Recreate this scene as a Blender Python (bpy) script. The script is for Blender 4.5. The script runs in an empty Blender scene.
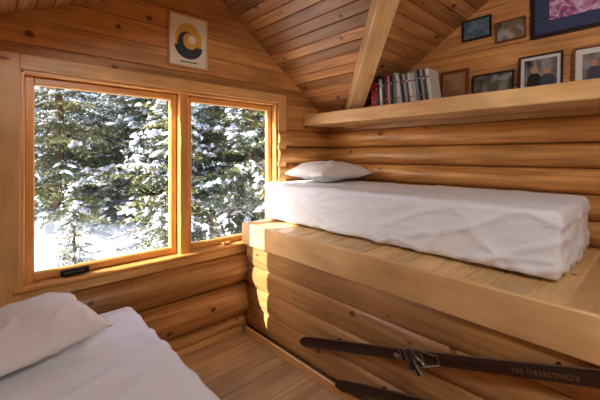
import bpy, bmesh, math, random
from mathutils import Vector, Matrix, noise, Euler
random.seed(7)
S=bpy.context.scene
COL=S.collection
def lin(r,g,b):
    f=lambda c:(c/255/12.92 if c/255<=.04045 else ((c/255+.055)/1.055)**2.4)
    return (f(r),f(g),f(b),1)
# ---------------------------------------------------------------- materials
def newmat(name):
    m=bpy.data.materials.new(name); m.use_nodes=True
    nt=m.node_tree; b=nt.nodes['Principled BSDF']
    return m,nt,b
def simple(name,c,rough=.6,metal=0,spec=None,nscale=0,namt=.15,bump=0):
    m,nt,b=newmat(name); b.inputs['Base Color'].default_value=c
    b.inputs['Roughness'].default_value=rough; b.inputs['Metallic'].default_value=metal
    if nscale:
        tc=nt.nodes.new('ShaderNodeTexCoord'); n=nt.nodes.new('ShaderNodeTexNoise')
        n.inputs['Scale'].default_value=nscale; n.inputs['Detail'].default_value=5
        nt.links.new(tc.outputs['Object'],n.inputs['Vector'])
        mx=nt.nodes.new('ShaderNodeMix'); mx.data_type='RGBA'
        mx.inputs[6].default_value=c; mx.inputs[7].default_value=tuple(v*(1-namt*2) for v in c[:3])+(1,)
        nt.links.new(n.outputs['Fac'],mx.inputs[0]); nt.links.new(mx.outputs[2],b.inputs['Base Color'])
        if bump:
            bp=nt.nodes.new('ShaderNodeBump'); bp.inputs['Strength'].default_value=bump; bp.inputs['Distance'].default_value=.01
            nt.links.new(n.outputs['Fac'],bp.inputs['Height']); nt.links.new(bp.outputs[0],b.inputs['Normal'])
    return m
def wood(name,light,dark,knotc,rough=.45,knots=1.0,kscale=4.0,var=.35,grain=1.0):
    m,nt,b=newmat(name); N=nt.nodes.new; Lk=nt.links.new
    uv=N('ShaderNodeUVMap'); uv.uv_map='UVMap'
    at=N('ShaderNodeAttribute'); at.attribute_name='rnd'
    def mapping(s):
        mp=N('ShaderNodeMapping'); mp.inputs['Scale'].default_value=s; return mp
    def math_(op,a,bb=None,clamp=False):
        n=N('ShaderNodeMath'); n.operation=op; n.use_clamp=clamp
        for i,x in enumerate((a,bb)):
            if x is None: continue
            if isinstance(x,(int,float)): n.inputs[i].default_value=x
            else: Lk(x,n.inputs[i])
        return n.outputs[0]
    # knots
    vo=N('ShaderNodeTexVoronoi'); vo.voronoi_dimensions='2D'; vo.inputs['Scale'].default_value=kscale
    mk=mapping((.8,1.0,1)); Lk(uv.outputs[0],mk.inputs[0]); Lk(mk.outputs[0],vo.inputs['Vector'])
    sp=N('ShaderNodeSeparateColor'); Lk(vo.outputs['Color'],sp.inputs[0])
    rad=math_('MULTIPLY',math_('SUBTRACT',sp.outputs[0],.25,True),.023*knots*kscale)
    rad=math_('ADD',rad,.0005)
    ratio=math_('DIVIDE',vo.outputs['Distance'],rad)
    kn=math_('SUBTRACT',1.35,ratio,True)
    kn=math_('MULTIPLY',kn,1.6,True)
    halo=math_('SUBTRACT',1.0,math_('DIVIDE',ratio,3.2),True)
    sx=N('ShaderNodeSeparateXYZ'); Lk(uv.outputs[0],sx.inputs[0])
    vv=math_('ADD',sx.outputs[1],math_('MULTIPLY',halo,.02))
    cb=N('ShaderNodeCombineXYZ'); Lk(sx.outputs[0],cb.inputs[0]); Lk(vv,cb.inputs[1])
    m1=mapping((1.0,16,1)); Lk(cb.outputs[0],m1.inputs[0])
    n1=N('ShaderNodeTexNoise'); n1.inputs['Scale'].default_value=1.6; n1.inputs['Detail'].default_value=5; n1.inputs['Distortion'].default_value=.8
    Lk(m1.outputs[0],n1.inputs['Vector'])
    m2=mapping((2.2,110,1)); Lk(cb.outputs[0],m2.inputs[0])
    n2=N('ShaderNodeTexNoise'); n2.inputs['Scale'].default_value=1.2; n2.inputs['Detail'].default_value=3
    Lk(m2.outputs[0],n2.inputs['Vector'])
    g=math_('ADD',math_('MULTIPLY',n1.outputs['Fac'],.7),math_('MULTIPLY',n2.outputs['Fac'],.3))
    r=N('ShaderNodeValToRGB'); r.color_ramp.elements[0].position=.5-.13/grain; r.color_ramp.elements[1].position=.5+.13/grain
    r.color_ramp.elements[0].color=dark; r.color_ramp.elements[1].color=light
    Lk(g,r.inputs[0])
    mr=N('ShaderNodeMapRange'); mr.inputs[3].default_value=1-var; mr.inputs[4].default_value=1+var*.35
    Lk(at.outputs['Fac'],mr.inputs[0])
    hs=N('ShaderNodeHueSaturation'); Lk(r.outputs[0],hs.inputs['Color']); Lk(mr.outputs[0],hs.inputs['Value'])
    n3=N('ShaderNodeTexNoise'); n3.inputs['Scale'].default_value=2.2; Lk(uv.outputs[0],n3.inputs['Vector'])
    mb=N('ShaderNodeMapRange'); mb.inputs[1].default_value=.3; mb.inputs[2].default_value=.7; mb.inputs[3].default_value=.78; mb.inputs[4].default_value=1.12
    Lk(n3.outputs['Fac'],mb.inputs[0])
    hs2=N('ShaderNodeHueSaturation'); Lk(hs.outputs[0],hs2.inputs['Color']); Lk(mb.outputs[0],hs2.inputs['Value'])
    mx=N('ShaderNodeMix'); mx.data_type='RGBA'; Lk(math_('MULTIPLY',halo,.35),mx.inputs[0]); Lk(hs2.outputs[0],mx.inputs[6]); mx.inputs[7].default_value=tuple(.6*a+.4*c for a,c in zip(dark,knotc))
    mx2=N('ShaderNodeMix'); mx2.data_type='RGBA'; Lk(kn,mx2.inputs[0]); Lk(mx.outputs[2],mx2.inputs[6]); mx2.inputs[7].default_value=knotc
    Lk(mx2.outputs[2],b.inputs['Base Color'])
    b.inputs['Roughness'].default_value=rough
    bp=N('ShaderNodeBump'); bp.inputs['Strength'].default_value=.15; bp.inputs['Distance'].default_value=.004
    Lk(g,bp.inputs['Height']); Lk(bp.outputs[0],b.inputs['Normal'])
    return m
KN=lin(96,54,26)
M_wall=wood('pine_wall_planks',lin(222,164,98),lin(182,122,64),KN,.45,1.05,4.4,.32)
M_log=wood('pine_logs',lin(222,165,96),lin(172,111,56),KN,.36,1,3.7,.35)
M_ceil=wood('pine_ceiling_boards',lin(216,160,100),lin(172,115,66),lin(80,46,24),.42,1.1,5.5,.42)
M_trim=wood('pine_trim',lin(236,188,120),lin(212,157,92),lin(140,80,38),.4,.6,3.0,.15)
M_win=wood('window_wood',lin(232,174,98),lin(210,147,74),lin(170,100,50),.35,.2,2.0,.1)
M_light=wood('pale_pine',lin(234,194,136),lin(206,158,100),lin(136,84,46),.42,.8,3.6,.22)
M_floor=wood('oak_floor',lin(210,174,130),lin(178,138,96),lin(138,96,60),.35,.2,2.0,.3)
M_face=wood('pine_platform_face',lin(214,162,100),lin(174,120,68),KN,.4,1.05,4.2,.34)
M_black=simple('black_metal',lin(28,26,26),.4,.6)
M_steel=simple('steel',lin(170,168,162),.3,1,nscale=20)
# ---------------------------------------------------------------- builders
def flat(w,d,c=.004): return [(0,-d),(0,-c*1.5),(c,0),(w-c,0),(w,-c*1.5),(w,-d)]
def logp(w,bul,d,n=16,base=-.04):
    p=[(0,-d)]
    for i in range(n+1):
        a=math.pi*i/n; t=.5-.5*math.cos(a)
        p.append((w*t,base+(bul-base)*(math.sin(a)**.8 if 0<i<n else 0)))
    return p+[(w,-d)]
class Boards:
    def __init__(s): s.v=[];s.f=[];s.uv=[];s.r=[];s.sm=[]
    def add(s,prof,o,L,W,N,length,segs=1,wob=0,smooth=False,rnd=None):
        o=Vector(o);L=Vector(L).normalized();W=Vector(W).normalized();N=Vector(N).normalized()
        b=len(s.v);n=len(prof); ro=random.random()*40; rv=random.random()*40; r=random.random() if rnd is None else rnd
        cum=[0]
        for i in range(1,n): cum.append(cum[-1]+math.dist(prof[i],prof[i-1]))
        for k in range(segs+1):
            t=length*k/segs
            for i,(w,h) in enumerate(prof):
                hh=h
                if wob and h>0: hh=h*(1+wob*noise.noise(Vector((t*1.1+ro,rv,w*4))))
                s.v.append(o+L*t+W*w+N*hh)
        for k in range(segs):
            u0=ro+length*k/segs;u1=ro+length*(k+1)/segs
            for i in range(n):
                j=(i+1)%n
                a=b+k*n+i;c=b+k*n+j
                s.f.append((a,c,c+n,a+n))
                v0=rv+cum[i]; v1=rv+(cum[j] if j else cum[i]+.02)
                s.uv.append([(u0,v0),(u0,v1),(u1,v1),(u1,v0)]); s.r.append(r); s.sm.append(smooth and 1<=i<n-2)
        for k in (0,segs):
            s.f.append(tuple(b+k*n+i for i in range(n)))
            s.uv.append([(ro+h,rv+w) for w,h in prof]); s.r.append(r); s.sm.append(False)
    def box(s,lo,hi,axis='x',c=.004,rnd=None):
        lo=Vector(lo);hi=Vector(hi);d=hi-lo
        ax={'x':((1,0,0),(0,1,0),(0,0,1),0,1,2),'y':((0,1,0),(0,0,1),(1,0,0),1,2,0),'z':((0,0,1),(1,0,0),(0,1,0),2,0,1)}[axis]
        W=d[ax[4]];H=d[ax[5]]
        prof=[(c,0),(0,c),(0,H-c),(c,H),(W-c,H),(W,H-c),(W,c),(W-c,0)]
        s.add(prof,lo,ax[0],ax[1],ax[2],d[ax[3]],rnd=rnd)
    def build(s,name,mat,cuts=(),parent=None,bevel=0):
        me=bpy.data.meshes.new(name); me.from_pydata([tuple(v) for v in s.v],[],s.f)
        uvl=me.uv_layers.new(name='UVMap')
        i=0
        for fu in s.uv:
            for q in fu: uvl.data[i].uv=q; i+=1
        a=me.attributes.new('rnd','FLOAT','FACE'); a.data.foreach_set('value',s.r)
        me.polygons.foreach_set('use_smooth',s.sm)
        bm=bmesh.new(); bm.from_mesh(me)
        for co,no in cuts:
            bmesh.ops.bisect_plane(bm,geom=bm.verts[:]+bm.edges[:]+bm.faces[:],plane_co=co,plane_no=no,clear_outer=True)
        bmesh.ops.recalc_face_normals(bm,faces=bm.faces[:])
        bm.to_mesh(me); bm.free()
        me.materials.append(mat)
        o=bpy.data.objects.new(name,me); COL.objects.link(o)
        if parent: o.parent=parent
        return o
def empty(name,loc=(0,0,0)):
    e=bpy.data.objects.new(name,None); e.empty_display_size=.1; e.location=loc; COL.objects.link(e); return e
def meshobj(name,verts,faces,mat,parent=None,smooth=False,mats=None,fm=None):
    me=bpy.data.meshes.new(name); me.from_pydata([tuple(v) for v in verts],[],faces)
    for m in (mats or [mat]): me.materials.append(m)
    if fm: me.polygons.foreach_set('material_index',fm)
    if smooth: me.polygons.foreach_set('use_smooth',[True]*len(faces))
    o=bpy.data.objects.new(name,me); COL.objects.link(o)
    if parent: o.parent=parent
    return o
def bxo(name,lo,hi,mat,parent=None,bev=.003):
    bm=bmesh.new(); bmesh.ops.create_cube(bm,size=1)
    lo=Vector(lo);hi=Vector(hi)
    for v in bm.verts: v.co=Vector([(lo[i]+hi[i])/2+v.co[i]*(hi[i]-lo[i]) for i in range(3)])
    if bev: bmesh.ops.bevel(bm,geom=bm.edges[:],offset=bev,segments=2,affect='EDGES')
    me=bpy.data.meshes.new(name); bm.to_mesh(me); bm.free(); me.materials.append(mat)
    o=bpy.data.objects.new(name,me); COL.objects.link(o)
    if parent: o.parent=parent
    return o
# ---------------------------------------------------------------- room numbers
YW=2.51; XR=2.78; XL=-1.1; YS=-1.4; PH=.92
P1=(Vector((2.78,0,1.843)),Vector((.7,0,1)))     # right dormer slope
PL=(Vector((0,0,2.249)),Vector((-.45,0,1)))      # left dormer slope
P2=(Vector((0,0,3.214)),Vector((0,.615,1)))      # main slope
up=Vector((0,0,.015))
# window wall
B=Boards(); X0=XL-.1
def row(B,z0,z1,x0,x1,log=False,bul=.06):
    if log: B.add(logp(z1-z0,bul,.09),(x0,YW,z0),(1,0,0),(0,0,1),(0,-1,0),x1-x0,24,.25,True)
    else: B.add(flat(z1-z0,.09,.006),(x0,YW,z0),(1,0,0),(0,0,1),(0,-1,0),x1-x0)
BL=Boards()
row(BL,0,.13,X0,XR,True,.05); row(BL,.13,.40,X0,XR,True,.11); row(BL,.40,.655,X0,XR,True,.095)
row(BL,.655,.74,X0,XR)
for a,b in ((.74,.92),(.92,1.085),(1.085,1.25),(1.25,1.415),(1.415,1.58),(1.58,1.75)): row(BL,a,b,2.03,XR,True,.05)
BL.build('wall_window_logs',M_log)
z=.74
while z<1.98: row(B,z,min(z+.18,1.99),X0,.147); z+=.18
row(B,1.75,1.99,2.03,XR+.1)
z=1.99
while z<2.9: row(B,z,z+.15,X0,XR+.1); z+=.15
B.build('wall_window_side',M_wall,[(P1[0]+up,P1[1]),(PL[0]+up,PL[1])])
# right wall
BL=Boards()
for a,b,bu in ((0,.31,.05),(.31,.62,.05),(.62,.92,.05),(.92,1.085,.04),(1.085,1.25,.04),(1.25,1.415,.055),(1.415,1.58,.055),(1.58,1.75,.075)):
    BL.add(logp(b-a,bu,.09),(XR,YS,a),(0,1,0),(0,0,1),(-1,0,0),YW+.09-YS,36,.25,True)
BL.build('wall_right_logs',M_log)
B=Boards(); B.add(flat(.1,.09,.005),(XR,YS,1.75),(0,1,0),(0,0,1),(-1,0,0),YW+.09-YS); B.build('wall_right_ledger',M_wall)
B=Boards(); z=1.85
while z<4.2: B.add(flat(.15,.09,.006),(XR,YS,z),(0,1,0),(0,0,1),(-1,0,0),YW+.09-YS); z+=.15
B.build('wall_right',M_wall,[(P2[0]+up,P2[1])])
# left, rear walls
B=Boards(); z=0
while z<4.2: B.add(flat(.18,.09,.005),(XL,YS,z),(0,1,0),(0,0,1),(1,0,0),YW-YS); z+=.18
o=B.build('wall_left',M_wall,[(P2[0]+up,P2[1])])
B=Boards(); z=0
while z<4.05: B.add(flat(.18,.09,.005),(XL-.1,YS,z),(1,0,0),(0,0,1),(0,1,0),XR+.2-XL); z+=.18
B.build('wall_rear',M_wall)
# floor
B=Boards(); y=YS-.1
while y<YW+.05:
    x=XL-.1-random.random()
    while x<XR:
        l=random.uniform(.9,1.6); a=max(x,XL-.1); e=min(x+l,XR+.05)
        if e>a+.02: B.add(flat(.105,.05,.002),(a,y,0),(1,0,0),(0,1,0),(0,0,1),e-a)
        x+=l
    y+=.105
B.build('floor',M_floor)
# ceilings
def vplane(pa,pb,side):
    d=Vector((pb[0]-pa[0],pb[1]-pa[1],0)); n=Vector((d.y,-d.x,0)).normalized()
    c=Vector((pa[0],pa[1],0))
    if (Vector(side)-c).dot(n)>0: n=-n
    return (c,n)
A=(2.78,2.2293,0); Pk=(1.339,.5891,0); C=(-1.1,2.374,0)
w=.095
B=Boards(); nL=Vector((1,0,-.7)).normalized(); nn=Vector((-.7,0,-1)).normalized(); k=0
start=Vector((1.339,.4,2.8517))
while k*w<2.0:
    B.add(flat(w,.03,.007),start+nL*(k*w),(0,1,0),nL,nn,2.25); k+=1
B.build('ceiling_dormer_right',M_ceil,[vplane(A,Pk,(2,2.4,0)),(Vector((2.86,0,0)),Vector((1,0,0)))])
B=Boards(); nL=Vector((-1,0,-.45)).normalized(); nn=Vector((.45,0,-1)).normalized(); k=0
while k*w<2.8:
    B.add(flat(w,.03,.007),start+nL*(k*w),(0,1,0),nL,nn,2.25); k+=1
B.build('ceiling_dormer_left',M_ceil,[vplane(C,Pk,(0,2.4,0)),(Vector((-1.2,0,0)),Vector((-1,0,0)))])
B=Boards(); nL=Vector((0,-1,.615)).normalized(); nn=Vector((0,-.615,-1)).normalized(); k=0
st=Vector((-1.2,2.6,3.214-.615*2.6))
while k*w<4.85:
    B.add(flat(w,.03,.007),st+nL*(k*w),(1,0,0),nL,nn,4.08); k+=1
import copy
B2=copy.deepcopy(B)
B.build('ceiling',M_ceil,[vplane(A,Pk,(2,0,0)),(Vector((1.339,0,0)),Vector((-1,0,0)))])
B2.build('ceiling.001',M_ceil,[vplane(C,Pk,(0,0,0)),(Vector((1.339,0,0)),Vector((1,0,0)))])
# valley rafters (trim covering the ceiling valleys)
def rafter(name,a,b,w=.135,d=.10):
    a=Vector(a);b=Vector(b);L=(b-a).normalized(); W=L.cross(Vector((0,0,1))).normalized(); N=L.cross(W).normalized()
    if N.z>0: N=-N
    bb=Boards(); prof=[(0,-.03),(0,d-.006),(.006,d),(w-.006,d),(w,d-.006),(w,-.03)]
    bb.add(prof,a-W*(w/2),L,W,N,(b-a).length,rnd=.9); return bb.build(name,M_light)
rafter('ceiling_beam',(2.735,2.195,1.864),(1.305,.61,2.8517))
rafter('ceiling_beam.001',(-1.08,2.36,1.763),(1.339,.589,2.8517))
# ---------------------------------------------------------------- window
W=empty('window_1',(0,0,0))
ox0,ox1,oz0,oz1=.147,2.03,.74,1.99
B=Boards()
B.box((ox0-.09,YW-.025,oz0-.08),(ox0,YW,oz1+.085),'z')
B.box((ox1,YW-.025,oz0-.08),(ox1+.10,YW,oz1+.085),'z')
B.box((ox0,YW-.027,oz1),(ox1,YW,oz1+.085),'x')
B.box((ox0,YW-.022,oz0-.085),(ox1,YW,oz0-.02),'x')
B.build('casing',M_trim,parent=W)
B=Boards()
B.box((ox0-.03,YW-.045,oz0-.022),(ox1+.03,YW+.10,oz0+.003),'x',.006)
B.box((ox0,YW-.01,oz0),(ox0+.02,YW+.11,oz1),'z')
B.box((ox1-.02,YW-.01,oz0),(ox1,YW+.11,oz1),'z')
B.box((ox0,YW-.01,oz1-.02),(ox1,YW+.11,oz1),'x')
B.box((1.085,YW-.005,oz0),(1.155,YW+.11,oz1-.02),'z')
def sash(B,x0,x1,z0,z1,w=.05):
    y0,y1=YW+.05,YW+.095
    B.box((x0,y0,z0),(x0+w,y1,z1),'z',.008); B.box((x1-w,y0,z0),(x1,y1,z1),'z',.008)
    B.box((x0+w,y0,z1-w),(x1-w,y1,z1),'x',.008); B.box((x0+w,y0,z0),(x1-w,y1,z0+w),'x',.008)
sash(B,.168,1.084,.745,1.969); sash(B,1.156,2.009,.745,1.969)
B.build('frame',M_win,parent=W)
m,nt,b=newmat('window_glass')
tr=nt.nodes.new('ShaderNodeBsdfTransparent'); gl=nt.nodes.new('ShaderNodeBsdfGlossy'); gl.inputs['Roughness'].default_value=.02
mx=nt.nodes.new('ShaderNodeMixShader'); mx.inputs[0].default_value=.03
nt.links.new(tr.outputs[0],mx.inputs[1]); nt.links.new(gl.outputs[0],mx.inputs[2]); nt.links.new(mx.outputs[0],nt.nodes['Material Output'].inputs[0])
for i,(a,c) in enumerate(((.218,1.034),(1.206,1.959))):
    meshobj('glass_%d'%(i+1),[(a,YW+.072,.795),(c,YW+.072,.795),(c,YW+.072,1.92),(a,YW+.072,1.92)],[(0,1,2,3)],m,W)
def cyl(bm,p0,p1,r,seg=12):
    p0=Vector(p0);p1=Vector(p1);d=p1-p0
    M=Matrix.Translation((p0+p1)/2)@d.to_track_quat('Z','Y').to_matrix().to_4x4()
    bmesh.ops.create_cone(bm,cap_ends=True,segments=seg,radius1=r,radius2=r,depth=d.length,matrix=M)
def bmo(name,bm,mat,parent=None,smooth=False):
    me=bpy.data.meshes.new(name); bm.to_mesh(me); bm.free(); me.materials.append(mat)
    if smooth: me.polygons.foreach_set('use_smooth',[True]*len(me.polygons))
    o=bpy.data.objects.new(name,me); COL.objects.link(o)
    if parent: o.parent=parent
    return o
for i,x in enumerate((.42,1.5)):
    s=1 if i==0 else .55
    bm=bmesh.new()
    for lo,hi in (((x-.075*s,YW+.03,.745),(x+.075*s,YW+.065,.745+.035*s)),((x-.065*s,YW+.0,.752),(x+.05*s,YW+.03,.752+.018*s))):
        r=bmesh.ops.create_cube(bm,size=1)
        for v in r['verts']: v.co=Vector([(lo[k]+hi[k])/2+v.co[k]*(hi[k]-lo[k]) for k in range(3)])
    cyl(bm,(x-.06*s,YW+.02,.765),(x-.06*s,YW-.02,.772),.008*s)
    bmo('crank_%d'%(i+1),bm,M_black if i==0 else M_win,W)
for i,(x,zz) in enumerate(((1.10,1.6),(1.10,1.0))):
    bxo('latch_%d'%(i+1),(x-.012,YW-.013,zz-.04),(x+.006,YW-.004,zz+.04),M_win,W)
# ---------------------------------------------------------------- bed platform
PF=1.635
E=empty('bed_platform')
B=Boards(); y=YS+.0
while y<2.40:
    B.add(flat(.138,.04,.006),(PF,y,PH),(1,0,0),(0,1,0),(0,0,1),XR-PF-.065); y+=.138
B.build('deck',M_light,[(Vector((0,2.45,0)),Vector((0,1,0)))],E)
B=Boards()
for a,b in ((.065,.235),(.235,.405),(.405,.575),(.575,.76)):
    B.add(logp(b-a,.014,.05,base=-.010),(PF+.002,YS,a),(0,1,0),(0,0,1),(-1,0,0),2.41-YS,smooth=True)
B.build('face_boards',M_face,parent=E)
B=Boards(); B.box((PF-.032,YS,.745),(PF,2.45,.925),'y',.006,rnd=.9); B.build('fascia',M_light,parent=E)
B=Boards(); B.box((PF-.036,YS,0.0),(PF-.018,2.40,.065),'y',.006,rnd=.7); B.build('baseboard_platform',M_trim)
B=Boards(); B.box((XL,2.44,0.0),(PF-.036,2.46,.05),'x',.006,rnd=.4); B.build('baseboard_window_side',M_trim)
# ---------------------------------------------------------------- shelf
B=Boards(); B.box((2.37,YS,1.797),(2.78,2.49,1.907),'y',.006,rnd=.95); B.build('wall_shelf',M_light)
# ---------------------------------------------------------------- cloth
def sheet_mat(name,c,bump=.4):
    m,nt,b=newmat(name); N=nt.nodes.new; Lk=nt.links.new
    tc=N('ShaderNodeTexCoord')
    n=N('ShaderNodeTexNoise'); n.inputs['Scale'].default_value=5; n.inputs['Detail'].default_value=6; n.inputs['Distortion'].default_value=1.2
    Lk(tc.outputs['Object'],n.inputs['Vector'])
    bp=N('ShaderNodeBump'); bp.inputs['Strength'].default_value=bump; bp.inputs['Distance'].default_value=.02
    Lk(n.outputs['Fac'],bp.inputs['Height']); Lk(bp.outputs[0],b.inputs['Normal'])
    b.inputs['Base Color'].default_value=c; b.inputs['Roughness'].default_value=.85
    return m
M_sheet=sheet_mat('white_sheet',lin(234,237,243),.6); M_pil=sheet_mat('pillow_cotton',lin(226,223,220),.4)
def mattress(name,lo,hi,r,mat,wr=.006,seed=0,side=.008,parent=None,crown=.0):
    lo=Vector(lo);hi=Vector(hi);c=(lo+hi)/2;h=(hi-lo)/2
    nx,ny,nz=[max(3,int(2*h[i]/.014)) for i in range(3)]
    verts={};V=[];F=[]
    def ridge(p,f): return (1-min(1,abs(noise.noise(p))*f))**2
    def vid(i,j,k):
        key=(i,j,k)
        if key in verts: return verts[key]
        p=Vector(((2*i/nx-1)*h.x,(2*j/ny-1)*h.y,(2*k/nz-1)*h.z))
        inner=Vector([max(-h[q]+r,min(h[q]-r,p[q])) for q in range(3)])
        d=p-inner
        n=d.normalized() if d.length>1e-6 else Vector((0,0,1))
        if d.length>1e-6: p=inner+n*r
        q=p+c+Vector((seed*7,0,0))
        big=noise.noise(q*1.8)*wr
        s=noise.noise(Vector((q.x*3+q.y*1.5,q.y*8,q.z*4)))*wr*.6
        rid=ridge(Vector((q.x*3+q.y*2,q.y*2-q.x,q.z*3+5)),6)*wr*.9+ridge(Vector((q.x*1.5-q.y*3,q.y*1.2,9)),7)*wr*.7
        low=max(0,1-(p.z+h.z)/(1.2*h.z)) if abs(n.z)<.9 else 0
        puck=noise.noise(Vector((q.x*11,q.y*11,q.z*2)))*side*low*1.3
        diag=(ridge(Vector((q.y*2.2+q.z*5,q.z*4-q.x*3,1.3)),5)+ridge(Vector((q.y*2.6-q.z*6,q.z*3,4.3)),6)+ridge(Vector((q.y*1.2,q.z*9+q.y*1.5,7.3)),6))*side*.75 if abs(n.z)<.5 else 0
        p=p+n*(big+s+rid+puck+diag)
        verts[key]=len(V); V.append(p+c); return verts[key]
    for i in range(nx):
        for j in range(ny):
            F.append((vid(i,j,nz),vid(i+1,j,nz),vid(i+1,j+1,nz),vid(i,j+1,nz)))
            F.append((vid(i,j+1,0),vid(i+1,j+1,0),vid(i+1,j,0),vid(i,j,0)))
    for i in range(nx):
        for k in range(nz):
            F.append((vid(i,0,k),vid(i+1,0,k),vid(i+1,0,k+1),vid(i,0,k+1)))
            F.append((vid(i+1,ny,k),vid(i,ny,k),vid(i,ny,k+1),vid(i+1,ny,k+1)))
    for j in range(ny):
        for k in range(nz):
            F.append((vid(0,j+1,k),vid(0,j,k),vid(0,j,k+1),vid(0,j+1,k+1)))
            F.append((vid(nx,j,k),vid(nx,j+1,k),vid(nx,j+1,k+1),vid(nx,j,k+1)))
    o=meshobj(name,V,F,mat,parent,True)
    return o
def pillow(name,loc,l,w,h,rot,mat,seed=0,parent=None,n=52):
    V=[];F=[]
    for side in (1,-1):
        for i in range(n+1):
            for j in range(n+1):
                u=2*i/n-1;v=2*j/n-1
                pin=.05
                x=l/2*u*(1-pin*(1-v*v)*abs(u)**3)
                y=w/2*v*(1-pin*(1-u*u)*abs(v)**3)
                t=((1-abs(u)**2.6)*(1-abs(v)**2.6))**.55 if abs(u)<1 and abs(v)<1 else 0
                q=Vector((x*5+seed,y*5,side*2))
                edge=max(abs(u),abs(v))
                wr=noise.noise(q)*.014+(1-min(1,abs(noise.noise(q*1.2+Vector((3,1,0)))*5)))**2*.012
                rad=noise.noise(Vector((math.atan2(v,u)*5+seed,2,1)))*.014*edge**4
                z=side*h/2*t*(1 if side>0 else .55)+ (wr*min(1,t*2)+rad*min(1,t*3))*side
                V.append((x,y,z))
    m=(n+1)*(n+1)
    for i in range(n):
        for j in range(n):
            a=i*(n+1)+j
            F.append((a,a+n+1,a+n+2,a+1)); F.append((m+a,m+a+1,m+a+n+2,m+a+n+1))
    o=meshobj(name,V,F,mat,parent,True)
    bm=bmesh.new(); bm.from_mesh(o.data); bmesh.ops.remove_doubles(bm,verts=bm.verts[:],dist=.0008); bmesh.ops.recalc_face_normals(bm,faces=bm.faces[:]); bm.to_mesh(o.data); bm.free()
    o.location=loc; o.rotation_euler=Euler([math.radians(a) for a in rot]); return o
mattress('mattress',(1.852,.315,.935),(2.69,2.43,1.25),.03,M_sheet,.007,1,.016)
pillow('pillow',(2.35,2.13,1.33),.68,.50,.21,(0,0,-2),M_pil,3)
# lower bed
E=empty('single_bed')
mattress('bed_mattress',(-.22,.42,.295),(.695,2.37,.53),.035,M_sheet,.010,5,.008,E)
B=Boards()
B.box((-.22,.42,.16),(-.19,2.38,.30),'y'); B.box((.65,.42,.16),(.68,2.38,.29),'y')
B.box((-.19,.42,.16),(.65,.45,.29),'x'); B.box((-.19,2.35,.16),(.65,2.38,.29),'x')
B.box((-.19,.45,.24),(.65,2.35,.268),'y')
for x in (-.2,.60):
    for y in (.44,2.28): B.box((x,y,0),(x+.07,y+.07,.25),'z')
B.build('bed_frame',M_trim,parent=E)
pillow('pillow.001',(.07,2.09,.635),.74,.48,.22,(8,-2,14),M_pil,11)
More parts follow.
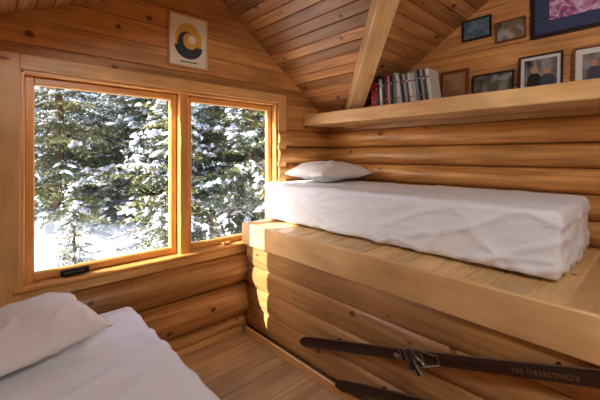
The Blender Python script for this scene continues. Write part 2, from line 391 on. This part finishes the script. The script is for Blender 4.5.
# ---------------------------------------------------------------- skis
M_ski=wood('ski_wood',lin(72,42,32),lin(42,25,21),lin(30,18,14),.3,.1,2.0,.2)
M_edge=simple('ski_edge',lin(120,86,60),.4,nscale=8); M_leather=simple('leather',lin(52,36,28),.6,nscale=20)
M_letter=simple('ski_lettering',lin(150,116,74),.5,nscale=10)
def ski(name,y0,z0,length,text=False):
    E=empty(name)
    N=60;V=[];F=[];fm=[]
    for k in range(N+1):
        t=k/N; s=t*length
        w=.056+.012*(2*t-1)**2
        if s<.08: w*=max(.3,(max(0,1-(1-s/.08)**2))**.35)
        th=.008+.016*math.sin(math.pi*min(1,max(0,t)))**1.5
        zc=(.05*(1-s/.28)**2 if s<.28 else 0)*.3
        for yy,zz in ((-w/2,0),(-w/2,th*.8),(-w*.18,th),(w*.18,th),(w/2,th*.8),(w/2,0)): V.append((s,yy,zz+zc))
    for k in range(N):
        for i in range(6):
            j=(i+1)%6;a=k*6+i;b=k*6+j
            F.append((a,b,b+6,a+6)); fm.append(1 if i in (0,4) else 0)
    F.append(tuple(range(6))); fm.append(0); F.append(tuple(N*6+i for i in range(6))); fm.append(0)
    o=meshobj('body',V,F,None,E,mats=[M_ski,M_edge],fm=fm)
    uvl=o.data.uv_layers.new(name='UVMap')
    for lp in o.data.loops: c=o.data.vertices[lp.vertex_index].co; uvl.data[lp.index].uv=(c.x,c.y)
    cx=.88
    bm=bmesh.new()
    def bx(lo,hi):
        r=bmesh.ops.create_cube(bm,size=1)
        for v in r['verts']: v.co=Vector([(lo[k]+hi[k])/2+v.co[k]*(hi[k]-lo[k]) for k in range(3)])
    bx((cx-.05,-.032,.024),(cx+.06,.032,.028))
    bx((cx-.03,-.044,.02),(cx+.03,-.039,.055)); bx((cx-.03,.039,.02),(cx+.03,.044,.055))
    cyl(bm,(cx-.10,0,.03),(cx-.06,0,.05),.012); cyl(bm,(cx-.06,-.03,.04),(cx-.06,.03,.04),.005)
    cyl(bm,(cx-.02,.03,.03),(cx+.05,-.065,.06),.006); cyl(bm,(cx+.02,.035,.03),(cx-.03,-.05,.05),.005)
    cyl(bm,(cx+.03,.042,.04),(cx+.14,.02,.033),.003); cyl(bm,(cx+.03,-.042,.04),(cx+.14,-.02,.033),.003)
    cyl(bm,(cx+.14,-.021,.033),(cx+.14,.021,.033),.003)
    bmo('binding',bm,M_steel,E)
    bm=bmesh.new(); r=bmesh.ops.create_cube(bm,size=1)
    for v in r['verts']: v.co=Vector((cx+.005+v.co.x*.022,v.co.y*.095,.056+v.co.z*.008))
    cyl(bm,(cx,-.03,.03),(cx+.02,-.075,.045),.007)
    bmo('toe_strap',bm,M_leather,E)
    for i,s in enumerate((.35,1.5)): bxo('bracket_%d'%(i+1),(s-.008,-.034,-.022),(s+.008,.034,.0),M_black,E)
    if text:
        cu=bpy.data.curves.new('lettering','FONT'); cu.body='KONGSBERG SKI'; cu.size=.026; cu.extrude=.0004; cu.align_x='CENTER'; cu.align_y='CENTER'; cu.space_character=1.2
        cu.materials.append(M_letter); t=bpy.data.objects.new('lettering',cu); COL.objects.link(t); t.parent=E
        t.location=(1.45,0,.0235); t.rotation_euler=(0,0,math.pi)
    a=math.atan(.315); X=Vector((0,-math.cos(a),math.sin(a))); Z=Vector((-1,0,0)); Y=Z.cross(X)
    M=Matrix((X,Y,Z)).transposed().to_4x4(); M.translation=Vector((PF-.036,y0,z0)); E.matrix_world=M
    return E
ski('ski',1.70,.222,2.0,True)
ski('ski.001',1.38,.085,2.0,False)
# ---------------------------------------------------------------- books
BK=[lin(*c) for c in ((165,34,38),(30,30,34),(205,200,190),(62,62,68),(160,150,134),(110,112,116),(190,186,176),(40,48,60),(120,104,84),(140,44,40))]
bm_=[simple('book_cover_%d'%i,c,.5,nscale=6,namt=.05) for i,c in enumerate(BK)]; pg=simple('book_pages',lin(225,215,190),.8,nscale=40)
V=[];F=[];fm=[]
y=1.735
seq=[0,0,9,1,2,1,0,6,1,5,2,6,7,4,3,6,2,5,1,4,3,2]
for i,ci in enumerate(seq):
    if y<1.20: break
    th=random.uniform(.018,.030); h=random.uniform(.225,.27) if i>2 else random.uniform(.20,.22); d=random.uniform(.13,.17); xf=2.45+random.uniform(0,.02)
    lean=math.radians(8 if i>9 else 3)
    def bb(lo,hi,mi):
        b=len(V)
        for q in range(8):
            p=[lo[0] if not q&1 else hi[0], lo[1] if not q&2 else hi[1], lo[2] if not q&4 else hi[2]]
            yy=p[1];zz=p[2]
            V.append((xf+p[0], y-(yy*math.cos(lean)-zz*math.sin(lean)) , 1.908+yy*math.sin(lean)*1+zz*math.cos(lean)))
        for f in ((0,1,3,2),(4,6,7,5),(0,4,5,1),(2,3,7,6),(0,2,6,4),(1,5,7,3)): F.append(tuple(b+k for k in f)); fm.append(mi)
    bb((0,0,0),(.003,th,h),ci); bb((.003,0,0),(d,.003,h),ci); bb((.003,th-.003,0),(d,th,h),ci)
    bb((.003,.003,.004),(d-.004,th-.003,h-.004),len(bm_))
    bb((-.0006,.003,h*.72),(0.0,th-.003,h*.78),(ci+3)%len(bm_)); bb((-.0006,.003,h*.2),(0.0,th-.003,h*.24),(ci+4)%len(bm_))
    y-=th+.0015
meshobj('row_of_books',V,F,None,mats=bm_+[pg],fm=fm)
# ---------------------------------------------------------------- pictures
def photo_mat(name,cols,scale=7,seed=0,dist=1.0):
    m,nt,b=newmat(name); N=nt.nodes.new; Lk=nt.links.new
    tc=N('ShaderNodeTexCoord'); mp=N('ShaderNodeMapping'); mp.inputs['Location'].default_value=(seed,seed*2,seed)
    n=N('ShaderNodeTexNoise'); n.inputs['Scale'].default_value=scale; n.inputs['Detail'].default_value=7; n.inputs['Distortion'].default_value=dist
    r=N('ShaderNodeValToRGB'); cr=r.color_ramp
    k=len(cols)
    while len(cr.elements)<k: cr.elements.new(.5)
    for i,c in enumerate(cols): cr.elements[i].position=.32+.36*i/(k-1); cr.elements[i].color=c
    Lk(tc.outputs['Object'],mp.inputs[0]); Lk(mp.outputs[0],n.inputs['Vector']); Lk(n.outputs['Fac'],r.inputs[0]); Lk(r.outputs[0],b.inputs['Base Color'])
    b.inputs['Roughness'].default_value=.3
    return m
M_dark=simple('dark_frame',lin(52,36,28),.4,nscale=15); M_blk=simple('black_frame',lin(24,24,26),.35,nscale=15)
M_brn=simple('brown_frame',lin(126,74,38),.45,nscale=12); M_white=simple('white_mat',lin(220,218,212),.7,nscale=30,namt=.03)
M_bluemat=simple('blue_mat',lin(50,62,96),.7,nscale=30,namt=.05)
M_skin=simple('photo_skin',lin(190,140,110),.4,nscale=30,namt=.1)
def frame(name,y0,y1,z0,z1,fw,fmat,img,matw=0,matm=None,lean=0,fig=None):
    E=empty(name); w=y1-y0;h=z1-z0
    V=[];F=[];d=.018
    ring=[(0,0,w,h),(fw,fw,w-fw,h-fw)]
    for (a,b,c,dd) in ring:
        for zz in (0,d): V+= [(a,b,zz),(c,b,zz),(c,dd,zz),(a,dd,zz)]
    for i in range(4):
        j=(i+1)%4
        F+=[(4+i,4+j,12+j,12+i),(i,j,4+j,4+i),(8+i,12+i,12+j,8+j)]
    F.append((3,2,1,0))
    meshobj('moulding',V,F,fmat,E)
    q=lambda a,z:([(a,a,z),(w-a,a,z),(w-a,h-a,z),(a,h-a,z)],[(0,1,2,3)])
    if matw: meshobj('mat_board',*q(fw,.008),matm,E)
    meshobj('print',*q(fw+matw,.010),img,E)
    if fig:
        for i,(fx,fy,hw,hh,mt) in enumerate(fig):
            b0=[(fx-hw,fy),(fx+hw,fy),(fx+hw*.9,fy+hh*.55),(fx+hw*.4,fy+hh*.68),(fx-hw*.4,fy+hh*.68),(fx-hw*.9,fy+hh*.55)]
            meshobj('printed_body_%d'%i,[(a*w,b*h,.0104+i*.0002) for a,b in b0],[tuple(range(6))],mt,E)
            r=hh*.16*h
            meshobj('printed_face_%d'%i,[(fx*w+r*.8*math.cos(k*math.pi/8),(fy+hh*.82)*h+r*math.sin(k*math.pi/8),.0105+i*.0002) for k in range(16)],[tuple(range(16))],M_skin,E)
    a=math.radians(lean)
    X=Vector((0,-1,0)); Yv=Vector((math.sin(a),0,math.cos(a))); Z=X.cross(Yv)
    M=Matrix((X,Yv,Z)).transposed().to_4x4()
    M.translation=Vector((XR-.004-math.sin(a)*h,y1,z0)); E.matrix_world=M
    return E
g=lambda v:lin(v,v,v)
frame('picture_frame',.88,1.09,2.39,2.55,.012,M_blk,photo_mat('photo_lake',[lin(46,60,66),lin(84,110,122),lin(140,156,164)],9,1))
frame('picture_frame.001',.66,.85,2.325,2.475,.01,M_brn,photo_mat('photo_hills',[lin(60,70,50),lin(130,112,86),lin(170,180,190)],9,2))
frame('picture_frame.002',.13,.632,2.295,2.75,.022,M_blk,photo_mat('print_flowers',[lin(90,60,120),lin(170,90,130),lin(210,190,215),lin(190,190,215)],10,3,2),.085,M_bluemat)
jb=simple('photo_jacket_blue',lin(60,70,92),.4,nscale=30); jr=simple('photo_jacket_dark',lin(40,36,40),.4,nscale=30); jt=simple('photo_shirt_tan',lin(150,130,100),.4,nscale=30)
frame('picture_frame.003',1.04,1.26,1.909,2.18,.022,M_brn,photo_mat('photo_portrait',[lin(110,78,50),lin(160,120,84),lin(190,156,118)],5,4),.0,None,6)
frame('picture_frame.004',.73,1.01,1.909,2.11,.012,M_blk,photo_mat('photo_ridge',[lin(40,46,48),lin(96,92,80),lin(160,164,162)],9,5),.0,None,5)
frame('picture_frame.005',.45,.70,1.909,2.185,.012,M_dark,photo_mat('photo_group',[g(40),g(100),g(150),g(80)],6,6,1),.02,M_white,5,[(.36,.12,.17,.62,jr),(.66,.12,.17,.55,jb)])
frame('picture_frame.006',.14,.40,1.909,2.18,.012,M_brn,photo_mat('photo_people',[lin(90,96,80),lin(130,120,106),lin(150,160,160)],7,7),.035,M_white,5,[(.4,.18,.14,.5,jb),(.64,.18,.13,.52,jt)])
# poster on window wall
E=empty('framed_poster')
px0,px1,pz0,pz1=.992,1.308,2.172,2.572; yy=YW-.002
cx=(px0+px1)/2
B=Boards()
for lo,hi,ax in (((px0,yy-.02,pz0),(px0+.012,yy,pz1),'z'),((px1-.012,yy-.02,pz0),(px1,yy,pz1),'z'),((px0+.012,yy-.02,pz0),(px1-.012,yy,pz0+.012),'x'),((px0+.012,yy-.02,pz1-.012),(px1-.012,yy,pz1),'x')): B.box(lo,hi,ax,.002)
B.build('moulding',M_light,parent=E)
bxo('paper',(px0+.012,yy-.012,pz0+.012),(px1-.012,yy-.001,pz1-.012),simple('poster_paper',lin(236,230,210),.6,nscale=20,namt=.03),E,0)
def shape(name,pts,mat,off):
    meshobj(name,[(cx+a,yy-.0125-off,pz0+b) for a,b in pts],[tuple(range(len(pts)))],mat,E)
gold=simple('poster_gold',lin(226,180,70),.6,nscale=20,namt=.05); navy=simple('poster_slate',lin(52,56,66),.6,nscale=20,namt=.05); cream=simple('poster_cream',lin(240,234,218),.6,nscale=20,namt=.02)
circ=lambda x,z,rx,rz,a0=0,a1=360,n=28:[(x+rx*math.cos(math.radians(a0+(a1-a0)*i/n)),z+rz*math.sin(math.radians(a0+(a1-a0)*i/n))) for i in range(n+(a1-a0<360))]
shape('gold_arch',[(-.105,.12)]+circ(0,.215,.105,.125,180,0)+[(.105,.12)],gold,.0004)
shape('slate_bowl',circ(0,.165,.112,.100,180,360),navy,.0008)
shape('slate_disc',circ(-.012,.185,.078,.090),navy,.0010)
shape('inner_moon',circ(.012,.205,.058,.064),gold,.0014)
shape('small_moon',circ(.025,.220,.032,.032),cream,.0018); shape('caption',[(-.07,.038),(.07,.038),(.07,.046),(-.07,.046)],navy,.0004)
# ---------------------------------------------------------------- added fill lamp, pendant-shaped, unseen behind the camera
E=empty('added_fill_lamp')
lx,ly,lz=.55,-.75,2.75
V=[];F=[];n=32
for k,(r,zz) in enumerate(((.03,.16),(.10,.14),(.20,.06),(.24,0),(.235,0),(.19,.055),(.095,.13),(.028,.15))):
    for i in range(n): V.append((lx+r*math.cos(2*math.pi*i/n),ly+r*math.sin(2*math.pi*i/n),lz+zz))
for k in range(7):
    for i in range(n): j=(i+1)%n; F.append((k*n+i,k*n+j,(k+1)*n+j,(k+1)*n+i))
meshobj('fill_shade',V,F,simple('fill_lamp_enamel',lin(225,222,214),.4,nscale=10,namt=.03),E,True)
bm=bmesh.new(); cyl(bm,(lx,ly,lz+.15),(lx,ly,3.66),.006); bmo('fill_cord',bm,M_black,E)
def plight(name,loc,pw,rad,col=(1,1,1)):
    l=bpy.data.lights.new(name,'POINT'); l.energy=pw; l.shadow_soft_size=rad; l.color=col
    o=bpy.data.objects.new(name,l); o.location=loc; COL.objects.link(o); return o
o=plight('fill_light',(lx,ly,lz-.08),66,.16,(.86,.94,1)); o.parent=E  # fill light added to brighten the interior, not a known lamp
# ---------------------------------------------------------------- outdoors
m,nt,b=newmat('snow'); 
tc=nt.nodes.new('ShaderNodeTexCoord'); n=nt.nodes.new('ShaderNodeTexNoise'); n.inputs['Scale'].default_value=3; n.inputs['Detail'].default_value=8
bp=nt.nodes.new('ShaderNodeBump'); bp.inputs['Strength'].default_value=.5; bp.inputs['Distance'].default_value=.08
nt.links.new(tc.outputs['Object'],n.inputs['Vector']); nt.links.new(n.outputs['Fac'],bp.inputs['Height']); nt.links.new(bp.outputs[0],b.inputs['Normal'])
b.inputs['Base Color'].default_value=(.80,.84,.92,1); b.inputs['Roughness'].default_value=.6
M_snow=m
def gz(x,y): 
    return -.75+.16*max(0,y-3)+.35*noise.noise(Vector((x*.45,y*.45,0)))+.15*noise.noise(Vector((x*1.6,y*1.6,3)))+.10*noise.noise(Vector((x*3.1,y*3.1,7)))
V=[];F=[];nx=150;ny=120
for i in range(nx+1):
    for j in range(ny+1):
        x=-14+34*i/nx; y=2.75+27*(j/ny)**1.3; V.append((x,y,gz(x,y)))
for i in range(nx):
    for j in range(ny): a=i*(ny+1)+j; F.append((a,a+ny+1,a+ny+2,a+1))
meshobj('snowy_ground',V,F,M_snow,smooth=True)
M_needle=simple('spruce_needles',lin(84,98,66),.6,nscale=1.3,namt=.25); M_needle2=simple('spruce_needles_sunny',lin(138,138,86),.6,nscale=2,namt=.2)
M_bark=simple('spruce_bark',lin(110,90,72),.9,nscale=12,namt=.3)
def tree_mesh(name,H,seed,snow=1.0):
    R=random.Random(seed); V=[];F=[];fm=[]
    def tri(a,b,c,mi): k=len(V); V.extend((a,b,c)); F.append((k,k+1,k+2)); fm.append(mi)
    n=8;st=12
    for k in range(st+1):
        t=k/st; r=.11*(H/7)*(1-t)+.01
        for i in range(n): a=2*math.pi*i/n; V.append(Vector((r*math.cos(a)+.04*math.sin(t*6),r*math.sin(a),t*H)))
    for k in range(st):
        for i in range(n): j=(i+1)%n; F.append((k*n+i,k*n+j,(k+1)*n+j,(k+1)*n+i)); fm.append(2)
    ico=bmesh.new(); bmesh.ops.create_icosphere(ico,subdivisions=2,radius=1); IV=[v.co.copy() for v in ico.verts]; IF=[tuple(v.index for v in f.verts) for f in ico.faces]; ico.free()
    def blob(c,rx,ry,rz,rot,tilt):
        k=len(V); sd=R.random()*50; cs,sn=math.cos(rot),math.sin(rot)
        for v in IV:
            s=1+.9*noise.noise(v*1.5+Vector((sd,0,0)))
            x,y,z=v.x*rx*s,v.y*ry*s,v.z*rz*s
            z=(z if z>0 else z*.6)-tilt*x-abs(y)*.35
            V.append(c+Vector((x*cs-y*sn,x*sn+y*cs,z)))
        for f in IF: F.append(tuple(k+i for i in f)); fm.append(3)
    z=.35
    while z<H-.1:
        t=z/H; nb=R.randint(5,7); a0=R.random()*6.28
        for b_ in range(nb):
            a=a0+6.283*b_/nb+R.uniform(-.35,.35); Lb=(1-t)**.85*H*.27*R.uniform(.6,1.2)+.12
            d=Vector((math.cos(a),math.sin(a),0)); sd=Vector((-d.y,d.x,0))
            zz=z+R.uniform(-.14,.14); droop=R.uniform(.2,.65)
            def pt(s): return Vector((0,0,zz))+d*(Lb*s)+Vector((0,0,Lb*(.16*s-droop*s*s+.18*s**3)))
            ns=max(4,int(Lb/.10))
            for q in range(1,5):
                p0=pt((q-1)/4);p1=pt(q/4);r=.012*(1.1-q/4.5)
                k=len(V); V.extend((p0+sd*r,p0-sd*r,p0+Vector((0,0,r*1.5)),p1+sd*r*.7,p1-sd*r*.7,p1+Vector((0,0,r))))
                F.extend(((k,k+1,k+4,k+3),(k+1,k+2,k+5,k+4),(k+2,k,k+3,k+5))); fm.extend((2,2,2))
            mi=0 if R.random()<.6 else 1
            loaded=R.random()<.42*snow
            for q in range(ns):
                s=(q+.6)/ns; p=pt(s); tw=Lb*.42*(1-s*.75)*R.uniform(.7,1.1)+.05
                for sg in (-1,1):
                    e=(sd*sg*.85+d*.55+Vector((0,0,R.uniform(-.6,-.05)))).normalized()
                    nt_=max(2,int(tw/.05))
                    fr=R.random()<(.30 if loaded else .06)
                    for u in range(nt_):
                        c=p+e*(tw*(u+.3)/nt_)
                        for w_ in range(3):
                            f=(e*.6+Vector((R.uniform(-1,1),R.uniform(-1,1),R.uniform(-.8,.6)))).normalized()
                            h=f.cross(Vector((R.uniform(-1,1),R.uniform(-1,1),R.uniform(-1,1)))).normalized()
                            ln=R.uniform(.04,.08)
                            if fr and w_==0: tri(c-h*.03+Vector((0,0,.012)),c+h*.03+Vector((0,0,.012)),c+f*ln+Vector((0,0,.012)),3)
                            else: tri(c-h*.011,c+h*.011,c+f*ln,mi)
                    if R.random()<(.26 if loaded else .02) and s>.2:
                        rr=R.uniform(.03,.12)*(1.1-.4*s)
                        rr=min(rr,tw*.6+.02)
                        blob(p+e*tw*R.uniform(.1,.7)+Vector((0,0,.015)),rr*R.uniform(.7,1.6),rr*R.uniform(.5,1),rr*R.uniform(.35,.7),a+sg*.8,R.uniform(.1,.6))
        z+=R.uniform(.10,.18)*(1.2 if t<.5 else .9)
    me=bpy.data.meshes.new(name); me.from_pydata([tuple(v) for v in V],[],F)
    for mm in (M_needle,M_needle2,M_bark,M_snow): me.materials.append(mm)
    me.polygons.foreach_set('material_index',fm)
    me.polygons.foreach_set('use_smooth',[q==3 for q in fm])
    return me
TM=[tree_mesh('spruce_a',5.2,1,1.1),tree_mesh('spruce_b',4.2,2,1.25),tree_mesh('spruce_c',5.8,3,1.05)]
spots=[(2.5,6.2,1,.95),(3.9,5.6,0,.9),(5.7,5.9,2,.9),(1.1,8.4,0,1.1),(7.4,6.6,1,1.2),
 (2.9,8.2,2,1.15),(4.9,8.2,0,1.25),(6.8,8.8,2,1.2),(9,8.6,0,1.3),(-.3,10.5,2,1.2),(1.4,11.2,0,1.3),(3.6,11.6,2,1.3),(6.4,11.3,0,1.4),(10,11.4,2,1.5),
 (.0,15,2,1.5),(4.5,15.5,0,1.6),(8.5,15,0,1.7),(1.9,4.9,1,.38),(.95,5.9,1,.35)]
for i,(x,y,k,s) in enumerate(spots):
    o=bpy.data.objects.new('spruce_tree',TM[k]); COL.objects.link(o)
    o.location=(x,y,gz(x,y)-.15); o.scale=(s,s,s); o.rotation_euler=(0,0,i*1.7)
# ---------------------------------------------------------------- light
sun=bpy.data.lights.new('sun','SUN'); sun.energy=15; sun.angle=.009; sun.color=(1,.96,.89)
so=bpy.data.objects.new('sun',sun); COL.objects.link(so)
so.rotation_euler=Vector((.82,-.275,-.50)).to_track_quat('-Z','Y').to_euler()
w=bpy.data.worlds.new('sky'); S.world=w; w.use_nodes=True; nt=w.node_tree
sk=nt.nodes.new('ShaderNodeTexSky'); sk.sky_type='NISHITA'; sk.sun_disc=False; sk.sun_elevation=math.radians(30); sk.sun_rotation=math.radians(-75); sk.dust_density=2.5; sk.air_density=.8
nt.links.new(sk.outputs[0],nt.nodes['Background'].inputs[0]); nt.nodes['Background'].inputs[1].default_value=.58
p=bpy.data.lights.new('window_portal','AREA'); p.shape='RECTANGLE'; p.size=1.88; p.size_y=1.25; p.cycles.is_portal=True
po=bpy.data.objects.new('window_portal',p); po.location=(1.09,YW+.13,1.365); po.rotation_euler=(math.radians(-90),0,0); COL.objects.link(po)
# ---------------------------------------------------------------- camera
cam=bpy.data.cameras.new('camera'); co=bpy.data.objects.new('camera',cam); COL.objects.link(co)
co.location=(0,0,1.5); co.rotation_euler=(math.radians(90),0,math.radians(-42.9))
cam.sensor_width=36; cam.lens=20.34; cam.shift_y=-.075; cam.clip_start=.02
S.camera=co
S.view_settings.view_transform='Standard'
S.view_settings.exposure=.12
